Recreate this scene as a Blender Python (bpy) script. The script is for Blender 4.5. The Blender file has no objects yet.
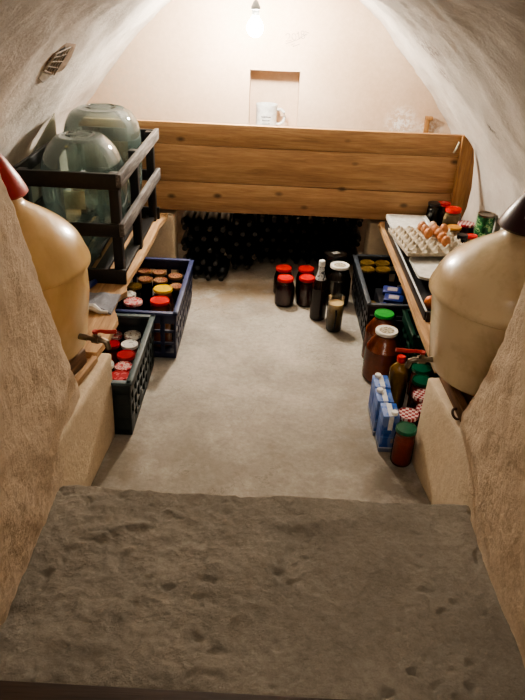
import bpy, bmesh, math, random
from mathutils import Vector, Matrix, noise
random.seed(7)
PI = math.pi
COL = bpy.context.scene.collection

# ------------------------------------------------------------------ helpers
def lin(c):
    return tuple(((v/255)/12.92 if v/255 <= .04045 else ((v/255+.055)/1.055)**2.4) for v in c) + (1,)

def link(o):
    COL.objects.link(o); return o

def obj(name, bm, mat, parent=None, smooth=True, angle=40):
    me = bpy.data.meshes.new(name)
    bmesh.ops.recalc_face_normals(bm, faces=bm.faces)
    bm.to_mesh(me); bm.free()
    if smooth:
        me.polygons.foreach_set('use_smooth', [True]*len(me.polygons))
        me.set_sharp_from_angle(angle=math.radians(angle))
    for m in (mat if isinstance(mat, (list, tuple)) else [mat]):
        me.materials.append(m)
    o = bpy.data.objects.new(name, me); link(o)
    if parent: o.parent = parent
    return o

def tag(o, label=None, cat=None, group=None, kind=None):
    if label: o['label'] = label
    if cat: o['category'] = cat
    if group: o['group'] = group
    if kind: o['kind'] = kind
    return o

def thing(name, label, cat, loc=(0, 0, 0), rz=0, group=None):
    o = bpy.data.objects.new(name, None); link(o)
    o.empty_display_size = .05
    o.location = loc; o.rotation_euler = (0, 0, rz)
    return tag(o, label, cat, group)

def copy_tree(o, parent=None):
    c = o.copy(); COL.objects.link(c); c.parent = parent
    for ch in list(o.children):
        copy_tree(ch, c)
    return c

def box(bm, x0, x1, y0, y1, z0, z1, bev=0, M=None, mi=0):
    t = bmesh.new()
    bmesh.ops.create_cube(t, size=1)
    for v in t.verts:
        v.co = Vector(((x0+x1)/2+v.co.x*(x1-x0), (y0+y1)/2+v.co.y*(y1-y0), (z0+z1)/2+v.co.z*(z1-z0)))
    if bev:
        bmesh.ops.bevel(t, geom=t.edges[:], offset=bev, segments=2, affect='EDGES', profile=.5)
    merge(bm, t, M, mi)

def merge(bm, t, M=None, mi=0):
    if M is not None: bmesh.ops.transform(t, matrix=M, verts=t.verts)
    vs = [bm.verts.new(v.co) for v in t.verts]
    t.verts.index_update()
    for f in t.faces:
        try:
            nf = bm.faces.new([vs[v.index] for v in f.verts]); nf.material_index = mi
        except ValueError: pass
    t.free()

def lathe(bm, prof, seg=32, M=None, cap0=True, cap1=True, mi=0):
    """prof: list of (r, z)"""
    t = bmesh.new(); rings = []
    for r, z in prof:
        if r < 1e-5: rings.append([t.verts.new((0, 0, z))])
        else: rings.append([t.verts.new((r*math.cos(2*PI*i/seg), r*math.sin(2*PI*i/seg), z)) for i in range(seg)])
    for a, b in zip(rings, rings[1:]):
        for i in range(seg):
            j = (i+1) % seg
            if len(a) == 1 and len(b) == 1: continue
            if len(a) == 1: t.faces.new([a[0], b[i], b[j]])
            elif len(b) == 1: t.faces.new([a[i], a[j], b[0]])
            else: t.faces.new([a[i], a[j], b[j], b[i]])
    if cap0 and len(rings[0]) > 1: t.faces.new(rings[0][::-1])
    if cap1 and len(rings[-1]) > 1: t.faces.new(rings[-1])
    merge(bm, t, M, mi)

def tube(bm, pts, r, seg=10, mi=0, cap=True):
    pts = [Vector(p) for p in pts]; rr = r if isinstance(r, (list, tuple)) else [r]*len(pts)
    t = bmesh.new(); rings = []
    up = Vector((0, 0, 1))
    for i, p in enumerate(pts):
        d = (pts[min(i+1, len(pts)-1)]-pts[max(i-1, 0)]).normalized()
        a = d.cross(up)
        if a.length < .05: a = d.cross(Vector((1, 0, 0)))
        a.normalize(); b = d.cross(a)
        rings.append([t.verts.new(p+(a*math.cos(2*PI*k/seg)+b*math.sin(2*PI*k/seg))*rr[i]) for k in range(seg)])
    for a, b in zip(rings, rings[1:]):
        for i in range(seg):
            j = (i+1) % seg; t.faces.new([a[i], a[j], b[j], b[i]])
    if cap: t.faces.new(rings[0][::-1]); t.faces.new(rings[-1])
    merge(bm, t, None, mi)

def smooth_prof(pts, n=4):
    out = []
    P = [pts[0]]+list(pts)+[pts[-1]]
    for i in range(1, len(P)-2):
        p0, p1, p2, p3 = P[i-1], P[i], P[i+1], P[i+2]
        for k in range(n):
            t = k/n
            out.append(tuple(.5*((2*p1[j])+(-p0[j]+p2[j])*t+(2*p0[j]-5*p1[j]+4*p2[j]-p3[j])*t*t+(-p0[j]+3*p1[j]-3*p2[j]+p3[j])*t**3) for j in range(2)))
    out.append(tuple(pts[-1]))
    return [(max(r, 0), z) for r, z in out]

def fbm(p, s, o=5):
    return noise.fractal(Vector(p)*s, 1.0, 2.1, o)

# ------------------------------------------------------------------ materials
class N:
    def __init__(self, name):
        self.m = bpy.data.materials.new(name); self.m.use_nodes = True
        self.t = self.m.node_tree; self.t.nodes.clear()
        self.out = self.n('ShaderNodeOutputMaterial')
    def n(self, typ, **kw):
        x = self.t.nodes.new(typ)
        for k, v in kw.items():
            if k in x.inputs.keys() if isinstance(k, str) else False: x.inputs[k].default_value = v
            else: setattr(x, k, v)
        return x
    def l(self, a, b): self.t.links.new(a, b)
    def coord(self, kind='Object', scale=(1, 1, 1), rot=(0, 0, 0)):
        c = self.n('ShaderNodeTexCoord'); mp = self.n('ShaderNodeMapping')
        mp.inputs['Scale'].default_value = scale; mp.inputs['Rotation'].default_value = rot
        self.l(c.outputs[kind], mp.inputs['Vector']); return mp.outputs['Vector']
    def noise(self, vec, scale, detail=4, rough=.6, dist=0):
        x = self.n('ShaderNodeTexNoise'); x.inputs['Scale'].default_value = scale
        x.inputs['Detail'].default_value = detail; x.inputs['Roughness'].default_value = rough
        x.inputs['Distortion'].default_value = dist
        self.l(vec, x.inputs['Vector']); return x.outputs['Fac']
    def ramp(self, fac, stops, interp='LINEAR'):
        x = self.n('ShaderNodeValToRGB'); e = x.color_ramp.elements; x.color_ramp.interpolation = interp
        while len(e) < len(stops): e.new(.5)
        for i, (p, c) in enumerate(stops):
            e[i].position = p; e[i].color = lin(c) if len(c) == 3 else c
        self.l(fac, x.inputs['Fac']); return x.outputs['Color']
    def mix(self, fac, a, b, mode='MIX'):
        x = self.n('ShaderNodeMix'); x.data_type = 'RGBA'; x.blend_type = mode
        if isinstance(fac, (int, float)): x.inputs[0].default_value = fac
        else: self.l(fac, x.inputs[0])
        for s, v in ((6, a), (7, b)):
            if isinstance(v, tuple): x.inputs[s].default_value = lin(v) if len(v) == 3 else v
            else: self.l(v, x.inputs[s])
        return x.outputs[2]
    def math(self, op, a, b=None):
        x = self.n('ShaderNodeMath'); x.operation = op
        for i, v in enumerate((a, b)):
            if v is None: continue
            if isinstance(v, (int, float)): x.inputs[i].default_value = v
            else: self.l(v, x.inputs[i])
        return x.outputs[0]
    def bump(self, h, strength=.3, dist=.01):
        x = self.n('ShaderNodeBump'); x.inputs['Strength'].default_value = strength
        x.inputs['Distance'].default_value = dist; self.l(h, x.inputs['Height']); return x.outputs['Normal']
    def spot(self, pos, size):
        """mask 1 near a world-space place, falling to 0"""
        g = self.n('ShaderNodeNewGeometry'); s = self.n('ShaderNodeVectorMath'); s.operation = 'SUBTRACT'
        self.l(g.outputs['Position'], s.inputs[0]); s.inputs[1].default_value = pos
        d = self.n('ShaderNodeVectorMath'); d.operation = 'DIVIDE'; self.l(s.outputs[0], d.inputs[0]); d.inputs[1].default_value = size
        e = self.n('ShaderNodeVectorMath'); e.operation = 'LENGTH'; self.l(d.outputs[0], e.inputs[0])
        r = self.n('ShaderNodeMapRange'); r.inputs['From Min'].default_value = 1; r.inputs['From Max'].default_value = .3
        self.l(e.outputs['Value'], r.inputs['Value']); return r.outputs['Result']
    def bsdf(self, col, rough=.6, normal=None, **kw):
        b = self.n('ShaderNodeBsdfPrincipled')
        if isinstance(col, tuple): b.inputs['Base Color'].default_value = lin(col) if len(col) == 3 else col
        else: self.l(col, b.inputs['Base Color'])
        if isinstance(rough, (int, float)): b.inputs['Roughness'].default_value = rough
        else: self.l(rough, b.inputs['Roughness'])
        if normal is not None: self.l(normal, b.inputs['Normal'])
        for k, v in kw.items(): b.inputs[k].default_value = v
        self.l(b.outputs[0], self.out.inputs[0]); return b

def plain(name, col, rough=.5, **kw):
    m = N(name); v = m.coord('Object')
    f = m.noise(v, 40, 3)
    dark = tuple(int(c*.86) for c in col)
    m.bsdf(m.ramp(f, [(.3, dark), (.7, col)]), rough, **kw); return m.m

def thin_glass(name, tint, edge, gloss=.06, rough=.03, haze=0, hazec=(180, 196, 190)):
    """a thin-walled vessel: clear in the middle, darker and shinier at grazing angles"""
    m = N(name)
    lw = m.n('ShaderNodeLayerWeight'); lw.inputs['Blend'].default_value = .35
    c = m.mix(lw.outputs['Facing'], tint, edge)
    tr = m.n('ShaderNodeBsdfTransparent'); m.l(c, tr.inputs[0])
    gl = m.n('ShaderNodeBsdfGlossy'); gl.inputs['Roughness'].default_value = rough
    fr = m.n('ShaderNodeFresnel'); fr.inputs[0].default_value = 1.5
    f = m.math('ADD', fr.outputs[0], gloss*.3)
    mx = m.n('ShaderNodeMixShader'); m.l(f, mx.inputs[0]); m.l(tr.outputs[0], mx.inputs[1]); m.l(gl.outputs[0], mx.inputs[2])
    if haze:
        df = m.n('ShaderNodeBsdfDiffuse'); df.inputs[0].default_value = lin(hazec)
        tl = m.n('ShaderNodeBsdfTranslucent'); tl.inputs[0].default_value = lin(hazec)
        ad = m.n('ShaderNodeMixShader'); m.l(df.outputs[0], ad.inputs[1]); m.l(tl.outputs[0], ad.inputs[2])
        m2 = m.n('ShaderNodeMixShader'); m2.inputs[0].default_value = haze; m.l(mx.outputs[0], m2.inputs[1]); m.l(ad.outputs[0], m2.inputs[2]); mx = m2
    m.l(mx.outputs[0], m.out.inputs[0]); return m.m

def plaster(name, c0, c1, c2, bump=.35, spots=(), speck=.0):
    m = N(name); v = m.coord('Object')
    a = m.noise(v, 2.2, 5, .6, .0); b = m.noise(v, 30, 7, .8)
    col = m.ramp(a, [(.3, c0), (.5, c1), (.72, c2)])
    col = m.mix(m.ramp(b, [(.42, (0, 0, 0)), (.62, (255, 255, 255))]), m.mix(.75, m.mix(1, col, (208, 203, 198), 'MULTIPLY'), col), col)
    if speck:
        s = m.noise(v, 16, 8, .85, .2)
        k = m.ramp(s, [(.57, (0, 0, 0)), (.68, (255, 255, 255))])
        col = m.mix(m.math('MULTIPLY', k, speck), col, (112, 100, 92))
    for pos, size, colr, amt in spots:
        nn = m.noise(v, 38, 5, .8)
        k = m.math('MULTIPLY', m.spot(pos, size), m.ramp(nn, [(.46, (0, 0, 0)), (.56, (255, 255, 255))]))
        col = m.mix(m.math('MULTIPLY', k, amt), col, colr)
    h1 = m.noise(v, 60, 6, .7); h2 = m.noise(v, 9, 4, .6)
    h = m.math('ADD', h1, m.math('MULTIPLY', h2, 1.5))
    m.bsdf(col, .9, m.bump(h, bump, .01)); return m.m

def wood(name, c0, c1, c2, axis=0, grain=1.0, rough=.65, knots=True, bump=.25):
    m = N(name)
    s = [14, 14, 14]; s[axis] = 1.1
    v = m.coord('Object', tuple(s))
    a = m.noise(v, 2.2*grain, 6, .65, .8); b = m.noise(v, 9*grain, 4, .7)
    f = m.math('ADD', m.math('MULTIPLY', a, .7), m.math('MULTIPLY', b, .3))
    col = m.ramp(f, [(.34, c0), (.5, c1), (.64, c2)])
    if knots:
        s2 = [9, 9, 9]; s2[axis] = 5.2
        vo = m.n('ShaderNodeTexVoronoi'); vo.inputs['Scale'].default_value = 1; m.l(m.coord('Object', tuple(s2)), vo.inputs['Vector'])
        k = m.ramp(vo.outputs['Distance'], [(.06, (255, 255, 255)), (.17, (0, 0, 0))])
        col = m.mix(m.math('MULTIPLY', k, .8), col, tuple(int(x*.4) for x in c0))
        big = m.noise(m.coord('Object', (1.3, 1.3, 1.3)), 2, 3)
        col = m.mix(m.ramp(big, [(.4, (0, 0, 0)), (.7, (120, 120, 120))]), col, c0)
    m.bsdf(col, rough, m.bump(f, bump, .006)); return m.m

M = {}
M['plaster_vault'] = plaster('plaster_vault', (188, 183, 176), (202, 197, 190), (213, 208, 201), .6,
    [((.62, 2.95, 1.39), (.10, .35, .10), (120, 105, 98), .8), ((.73, 3.08, 1.26), (.09, .22, .09), (120, 105, 98), .8),
     ((.89, 2.71, 1.11), (.05, .05, .06), (70, 60, 56), .9), ((-.6, 1.9, 1.45), (.5, .7, .4), (128, 112, 98), .3)], .16)
M['plaster_back'] = plaster('plaster_back', (198, 174, 150), (206, 184, 162), (212, 192, 172), .10,
    [((.8, 4.2, .86), (.12, .1, .12), (236, 236, 236), .9), ((.98, 4.2, .84), (.1, .1, .08), (236, 234, 232), .8),
     ((-.9, 4.2, 1.0), (.35, .2, .3), (186, 176, 164), .4)], 0)
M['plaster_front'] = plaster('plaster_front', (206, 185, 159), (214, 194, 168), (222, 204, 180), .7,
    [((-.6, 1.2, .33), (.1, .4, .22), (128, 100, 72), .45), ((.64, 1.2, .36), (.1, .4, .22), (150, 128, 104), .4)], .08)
M['plaster_pier'] = plaster('plaster_pier', (210, 190, 162), (222, 204, 176), (228, 212, 188), .5, [], .06)

def concrete(name, c0, c1, c2, pits=.2, bump=.5, wet=None):
    m = N(name); v = m.coord('Object')
    a = m.noise(v, 1.6, 6, .62, .6); b = m.noise(v, 30, 8, .75); d = m.noise(v, 5.0, 7, .75, .3); mu0 = m.noise(v, 46, 8, .85)
    col = m.ramp(a, [(.32, c0), (.5, c1), (.68, c2)])
    col = m.mix(.3, col, m.mix(1, col, m.ramp(mu0, [(.38, (130, 126, 120)), (.6, (255, 255, 255))]), 'MULTIPLY'))
    col = m.mix(.28, col, m.mix(1, col, m.ramp(d, [(.36, (150, 142, 130)), (.64, (255, 255, 255))]), 'MULTIPLY'))
    mu = m.noise(v, 55, 8, .8)
    h = m.math('ADD', m.math('MULTIPLY', b, .6), m.math('ADD', m.math('MULTIPLY', d, 1.2), m.math('MULTIPLY', mu, pits)))
    rough = .85
    if wet:
        for pos, size, colr, amt, sc_ in [((-.1, 1.85, 0), (1.1, .5, .2), (128, 120, 108), .55, 5), ((.52, 1.8, 0), (.16, .35, .1), (84, 72, 58), .75, 7),  # painted tones: near vignette, shade by right pier and at back, plus stains
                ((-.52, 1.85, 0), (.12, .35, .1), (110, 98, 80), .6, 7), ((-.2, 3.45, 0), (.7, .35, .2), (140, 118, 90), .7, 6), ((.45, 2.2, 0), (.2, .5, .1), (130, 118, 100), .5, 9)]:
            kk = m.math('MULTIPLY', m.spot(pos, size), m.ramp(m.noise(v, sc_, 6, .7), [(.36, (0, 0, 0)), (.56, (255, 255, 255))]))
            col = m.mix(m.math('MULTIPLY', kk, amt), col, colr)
        # fine hairline cracks and scuffs
        wv = m.noise(v, 3.5, 5, .6, .5); ab = m.math('ABSOLUTE', m.math('SUBTRACT', wv, .5))
        cr = m.math('MULTIPLY', m.math('LESS_THAN', ab, .0035), m.ramp(m.noise(v, 2.1, 2), [(.5, (0, 0, 0)), (.6, (255, 255, 255))]))
        col = m.mix(m.math('MULTIPLY', cr, .35), col, (100, 94, 84))
        k = m.math('MULTIPLY', m.spot(*wet), m.ramp(m.noise(v, 13, 3), [(.34, (0, 0, 0)), (.42, (255, 255, 255))]))
        col = m.mix(m.math('MULTIPLY', k, .55), col, (92, 76, 56))
    m.bsdf(col, rough, m.bump(h, bump, .008)); return m.m
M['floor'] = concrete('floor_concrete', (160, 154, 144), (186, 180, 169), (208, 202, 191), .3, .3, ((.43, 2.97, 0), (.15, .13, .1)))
M['step'] = concrete('step_concrete', (150, 143, 131), (166, 159, 146), (182, 175, 161), 2.2, .8)

M['board'] = wood('pine_board', (132, 100, 68), (164, 128, 90), (186, 152, 110), 0)
M['board_post'] = wood('pine_post', (112, 80, 48), (156, 116, 72), (180, 140, 94), 2)
M['shelf_wood'] = wood('shelf_wood', (140, 108, 76), (178, 142, 102), (208, 174, 134), 1)
M['old_wood'] = wood('old_wood', (74, 52, 34), (118, 86, 58), (160, 124, 88), 1)
M['dark_wood'] = wood('dark_wood', (36, 24, 16), (54, 38, 26), (70, 50, 36), 0)
M['black_wood'] = wood('black_wood', (8, 7, 7), (14, 12, 12), (28, 25, 24), 1, knots=False, rough=.5)
M['lit_black'] = wood('lit_black', (44, 40, 38), (92, 88, 86), (140, 136, 132), 1, 1.6, knots=False, rough=.6)  # greyer copy of the black wood, bulb light on aisle-side rails painted in
M['glass_clear'] = thin_glass('glass_clear', (244, 248, 246), (150, 168, 166))
M['glass_carboy'] = thin_glass('glass_carboy', (222, 236, 232), (96, 128, 128), .25, haze=.13)
M['glass_green'] = thin_glass('glass_pane', (214, 218, 212), (170, 180, 174), .2, haze=.5, hazec=(190, 188, 174))
M['bottle_glass'] = plain('bottle_glass', (6, 7, 9), .35, **{'Specular IOR Level': .25})
M['brown_bottle'] = plain('brown_bottle', (30, 15, 10), .1)
M['bottle_cap'] = plain('bottle_cap', (34, 33, 32), .35)
M['red_lid'] = plain('red_lid', (212, 30, 22), .3)
M['crimson_lid'] = plain('crimson_lid', (176, 24, 32), .3)
M['yellow_lid'] = plain('yellow_lid', (236, 196, 20), .3)
M['green_lid'] = plain('green_lid', (34, 160, 60), .3)
M['dark_green_lid'] = plain('dark_green_lid', (10, 92, 62), .3)
M['black_lid'] = plain('black_lid', (28, 26, 26), .3)
M['white_plastic'] = plain('white_plastic', (228, 228, 222), .45)
M['cap_white'] = plain('cap_white', (246, 246, 244), .4)
M['amber_lid'] = plain('amber_lid', (196, 140, 62), .35)
M['blue_crate'] = plain('blue_crate', (20, 27, 64), .4)
M['green_crate'] = plain('green_crate', (30, 42, 42), .42)
M['green_rim'] = plain('green_rim', (80, 96, 98), .5)
M['blue_rim'] = plain('blue_rim', (56, 64, 108), .5)
M['black_crate'] = plain('black_crate', (20, 23, 29), .4)
M['black_rim'] = plain('black_rim', (62, 70, 80), .5)
M['deep_green_crate'] = plain('deep_green_crate', (8, 56, 40), .4)
M['metal'] = plain('tap_metal', (150, 140, 125), .3, Metallic=1.0)
M['brass'] = plain('brass', (176, 142, 88), .35, Metallic=1.0)
M['lever_red'] = plain('lever_red', (196, 42, 36), .35)
M['jam_dark'] = plain('jam_dark', (84, 16, 26), .4)
M['jam_black'] = plain('jam_black', (22, 12, 12), .4)
M['sauce'] = plain('tomato_sauce', (196, 66, 26), .4)
M['tea'] = plain('compote', (196, 92, 44), .4)
M['peach'] = plain('peach', (214, 120, 50), .4)
M['honey'] = plain('honey', (206, 156, 62), .3)
M['pickle'] = plain('pickle', (182, 150, 108), .5)
M['cream_fill'] = plain('cream_fill', (200, 170, 120), .5)
M['socket'] = plain('socket', (110, 112, 110), .5)
M['cord'] = plain('cord', (150, 145, 138), .6)
M['paper'] = plain('paper_label', (214, 212, 190), .8)
M['paper_white'] = plain('white_label', (226, 228, 230), .6)
M['ink'] = plain('ink', (70, 72, 80), .8)
M['pencil'] = plain('pencil', (128, 126, 124), .9)
M['red_cap'] = plain('red_cap', (184, 40, 30), .35)
M['purple_cap'] = plain('purple_cap', (50, 14, 28), .3)
M['sticker'] = plain('sticker', (170, 160, 160), .6)
M['blue_plastic'] = plain('blue_plastic', (28, 48, 120), .4)
M['mug'] = plain('mug_ceramic', (226, 230, 230), .25)
M['rust'] = plain('rusty_iron', (70, 46, 34), .6)
M['vent_back'] = plain('vent_back', (150, 128, 106), .9)
M['wire'] = plain('vent_wire_light', (178, 168, 156), .6)
M['vent_dark'] = plain('vent_shade', (40, 34, 32), .6)  # dark tone standing in for shade inside the vent hole

def carton_mat():
    m = N('milk_carton_print'); v = m.coord('Object')
    sx = m.n('ShaderNodeSeparateXYZ'); m.l(v, sx.inputs[0])
    w = m.noise(m.coord('Object', (1, 1, .5)), 26, 2, .4)
    col = m.ramp(w, [(.44, (24, 74, 158)), (.5, (52, 112, 196)), (.56, (196, 214, 234))])
    z = m.ramp(sx.outputs['Z'], [(.0, (70, 84, 110)), (.02, (214, 218, 222)), (.035, (32, 82, 164)), (.13, (32, 82, 164)), (.15, (240, 242, 245))])
    z = m.n('ShaderNodeMapRange'); z.inputs['From Max'].default_value = .18; m.l(sx.outputs['Z'], z.inputs['Value'])
    zc = m.ramp(z.outputs[0], [(.0, (112, 116, 124)), (.10, (196, 200, 206)), (.13, (30, 74, 150)), (.40, (66, 122, 196)), (.42, (28, 72, 152)), (.9, (36, 88, 172)), (.99, (90, 140, 210))], 'CONSTANT')
    col = m.mix(.22, zc, col)
    m.bsdf(col, .4); return m.m
M['carton'] = carton_mat()

def checker(name, a, b, scale):
    m = N(name); v = m.coord('Object', (1, 1, 0))
    c = m.n('ShaderNodeTexChecker'); c.inputs['Scale'].default_value = scale
    c.inputs['Color1'].default_value = lin(a); c.inputs['Color2'].default_value = lin(b)
    m.l(v, c.inputs['Vector']); m.bsdf(c.outputs[0], .35); return m.m
M['check_lid'] = checker('gingham_lid', (150, 22, 40), (226, 204, 200), 80)

def blotch(name, stops, scale, rough=.35, det=2, metal=0):
    m = N(name); v = m.coord('Object')
    f = m.noise(v, scale, det, .5, .6)
    m.bsdf(m.ramp(f, stops, 'CONSTANT'), rough, Metallic=metal); return m.m
M['fruit_lid'] = blotch('fruit_print_lid', [(0, (120, 20, 16)), (.42, (190, 130, 50)), (.5, (130, 24, 20)), (.57, (210, 170, 90)), (.64, (70, 20, 16))], 60)
def printed_lid(name, ring, stops, R, scale=70):
    m = N(name); v = m.coord('Object'); s_ = m.n('ShaderNodeVectorMath'); s_.operation = 'MULTIPLY'; m.l(v, s_.inputs[0]); s_.inputs[1].default_value = (1, 1, 0)
    le = m.n('ShaderNodeVectorMath'); le.operation = 'LENGTH'; m.l(s_.outputs[0], le.inputs[0])
    f = m.ramp(m.noise(v, scale, 3, .6, .5), stops, 'CONSTANT')
    k = m.math('GREATER_THAN', le.outputs['Value'], R)
    m.bsdf(m.mix(k, f, ring), .35); return m.m
M['fruit_lid'] = printed_lid('fruit_lid_round', (124, 88, 50), [(0, (60, 10, 12)), (.44, (196, 160, 116)), (.48, (104, 12, 18)), (.56, (206, 176, 136)), (.59, (74, 10, 14))], .033, 48)
M['white_big_lid'] = printed_lid('white_lid_round', (232, 230, 222), [(0, (120, 108, 84)), (.42, (196, 190, 170)), (.5, (110, 96, 70)), (.58, (206, 202, 190))], .034, 60)
M['gold_lid'] = blotch('gold_lid', [(0, (120, 96, 44)), (.5, (150, 122, 62)), (.6, (90, 70, 34))], 50, .3, 2, .6)
M['white_print_lid'] = blotch('white_print_lid', [(0, (150, 140, 130)), (.4, (226, 222, 212)), (.62, (150, 120, 90))], 45)
M['pink_lid'] = blotch('pink_print_lid', [(0, (196, 60, 64)), (.44, (224, 190, 184)), (.56, (190, 60, 66)), (.62, (214, 204, 190))], 50)
M['red_print_lid'] = blotch('red_print_lid', [(0, (206, 120, 120)), (.4, (178, 24, 36)), (.6, (214, 110, 112))], 34)
M['white_lid'] = blotch('white_lid', [(0, (170, 166, 160)), (.38, (228, 226, 218)), (.66, (160, 156, 150))], 30)
M['can_green'] = blotch('can_label_green', [(0, (26, 78, 48)), (.48, (46, 120, 70)), (.56, (150, 180, 130)), (.62, (30, 90, 52))], 30)
M['cloth'] = blotch('cloth_grey', [(0, (120, 122, 130)), (.45, (140, 142, 150)), (.6, (104, 106, 116))], 220, .95)
M['foil'] = blotch('bottle_foil', [(0, (60, 66, 80)), (.4, (206, 210, 214)), (.56, (110, 116, 128)), (.62, (214, 216, 220))], 40)

def demi_mat(name, base, stain, amt):
    m = N(name); v = m.coord('Object')
    a = m.noise(v, 3.2, 5, .6, .8); b = m.noise(v, 12, 4, .7)
    col = m.mix(m.math('MULTIPLY', m.ramp(a, [(.45, (0, 0, 0)), (.66, (255, 255, 255))]), amt), base, stain)
    col = m.mix(m.math('MULTIPLY', m.ramp(b, [(.5, (0, 0, 0)), (.72, (255, 255, 255))]), amt*.5), col, stain)
    b = m.bsdf(col, .26)
    b.inputs['Subsurface Weight'].default_value = .25; b.inputs['Subsurface Radius'].default_value = (.03, .02, .01); b.inputs['Subsurface Scale'].default_value = .6
    b.inputs['Coat Weight'].default_value = .3; b.inputs['Coat Roughness'].default_value = .12
    return m.m
M['demi_left'] = demi_mat('demijohn_cream', (222, 190, 136), (190, 150, 92), .5)
M['demi_right'] = demi_mat('demijohn_grey', (214, 196, 162), (158, 134, 92), .6)

def pulp():
    m = N('egg_tray_pulp'); v = m.coord('Object')
    m.bsdf(m.ramp(m.noise(v, 60, 5), [(.35, (160, 150, 132)), (.65, (192, 182, 164))]), .95, m.bump(m.noise(v, 300, 3), .4, .002)); return m.m
M['pulp'] = pulp()
M['egg_brown'] = plain('egg_brown', (196, 130, 84), .45)
M['egg_tan'] = plain('egg_tan', (206, 148, 108), .45)
M['egg_pale'] = plain('egg_pale', (222, 184, 154), .45)
M['onion'] = wood('onion_skin', (150, 74, 26), (190, 104, 48), (206, 126, 66), 2, knots=False, rough=.3)

def emit(name, col, s):
    m = N(name); e = m.n('ShaderNodeEmission'); e.inputs[0].default_value = lin(col); e.inputs[1].default_value = s
    m.l(e.outputs[0], m.out.inputs[0]); return m.m
M['bulb'] = emit('bulb_glow', (255, 244, 228), 1080)

# ------------------------------------------------------------------ room shell
CX = -.05
PROF = [(-.02, 1.28), (.2, 1.28), (.4, 1.275), (.6, 1.25), (.8, 1.18), (.95, 1.075), (1.1, .95), (1.22, .84), (1.35, .715), (1.48, .57), (1.58, .42), (1.65, .25), (1.685, .1), (1.69, 0)]
FINE = smooth_prof([(b, a) for a, b in PROF], 5)   # (half width, z)
Y0, Y1 = .95, 4.2

def vault_strip(name, side, i0, i1):
    """part of the vault between two rows of its profile"""
    bm = bmesh.new(); ny = 90; rows = []
    if side == 0:
        sec = [(-h, z) for h, z in FINE[i0:]] + [(h, z) for h, z in FINE[i0:-1]][::-1]
    else:
        sec = [(side*h, z) for h, z in FINE[i0:i1+1]]
    # densify
    d = []
    for a, b in zip(sec, sec[1:]):
        for k in range(2): d.append((a[0]+(b[0]-a[0])*k/2, a[1]+(b[1]-a[1])*k/2))
    d.append(sec[-1])
    for x, z in d:
        row = []
        for j in range(ny+1):
            y = Y0+(Y1+.02-Y0)*j/ny
            p = Vector((CX+x, y, z)); n = fbm(p, 3.0, 5)*.012+fbm(p, 14, 3)*.003
            k = 1-n/ max(.3, math.hypot(x, z-.6))
            row.append(bm.verts.new((CX+x*k, y, z*k if z > .7 else z)))
        rows.append(row)
    for a, b in zip(rows, rows[1:]):
        for j in range(ny): bm.faces.new([a[j], a[j+1], b[j+1], b[j]])
    return tag(obj(name, bm, M['plaster_vault'], angle=60), kind='structure')
SPL = 30
vault_strip('wall_left', -1, 0, SPL)
vault_strip('wall_right', 1, 0, SPL)
vault_strip('ceiling', 0, SPL, 0)

# back wall with the niche
bm = bmesh.new()
NX0, NX1, NZ0, NZ1, ND = -.155, .15, .775, 1.128, .15
def quad(bm, pts, mi=0):
    f = bm.faces.new([bm.verts.new(p) for p in pts]); f.material_index = mi
for x0, x1, z0, z1 in ((-1.4, NX0, -.02, 1.8), (NX1, 1.4, -.02, 1.8), (NX0, NX1, -.02, NZ0), (NX0, NX1, NZ1, 1.8)):
    quad(bm, [(x0, Y1, z0), (x1, Y1, z0), (x1, Y1, z1), (x0, Y1, z1)])
a, b = Y1, Y1+ND
quad(bm, [(NX0, b, NZ0), (NX1, b, NZ0), (NX1, b, NZ1), (NX0, b, NZ1)])
quad(bm, [(NX0, a, NZ0), (NX1, a, NZ0), (NX1, b, NZ0), (NX0, b, NZ0)])
quad(bm, [(NX0, a, NZ1), (NX1, a, NZ1), (NX1, b, NZ1), (NX0, b, NZ1)])
quad(bm, [(NX0, a, NZ0), (NX0, b, NZ0), (NX0, b, NZ1), (NX0, a, NZ1)])
quad(bm, [(NX1, a, NZ0), (NX1, b, NZ0), (NX1, b, NZ1), (NX1, a, NZ1)])
bmesh.ops.remove_doubles(bm, verts=bm.verts, dist=1e-5)
tag(obj('wall_back', bm, M['plaster_back'], smooth=False), kind='structure')

# floor
bm = bmesh.new(); nx, ny = 90, 110; rows = []
for i in range(nx+1):
    row = []
    for j in range(ny+1):
        x = -1.35+2.65*i/nx; y = 1.4+2.82*j/ny
        row.append(bm.verts.new((x, y, fbm((x, y, 0), 1.7, 6)*.004-.003)))
    rows.append(row)
for a, b in zip(rows, rows[1:]):
    for j in range(ny): bm.faces.new([a[j], b[j], b[j+1], a[j+1]])
tag(obj('floor', bm, M['floor']), kind='structure')

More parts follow.
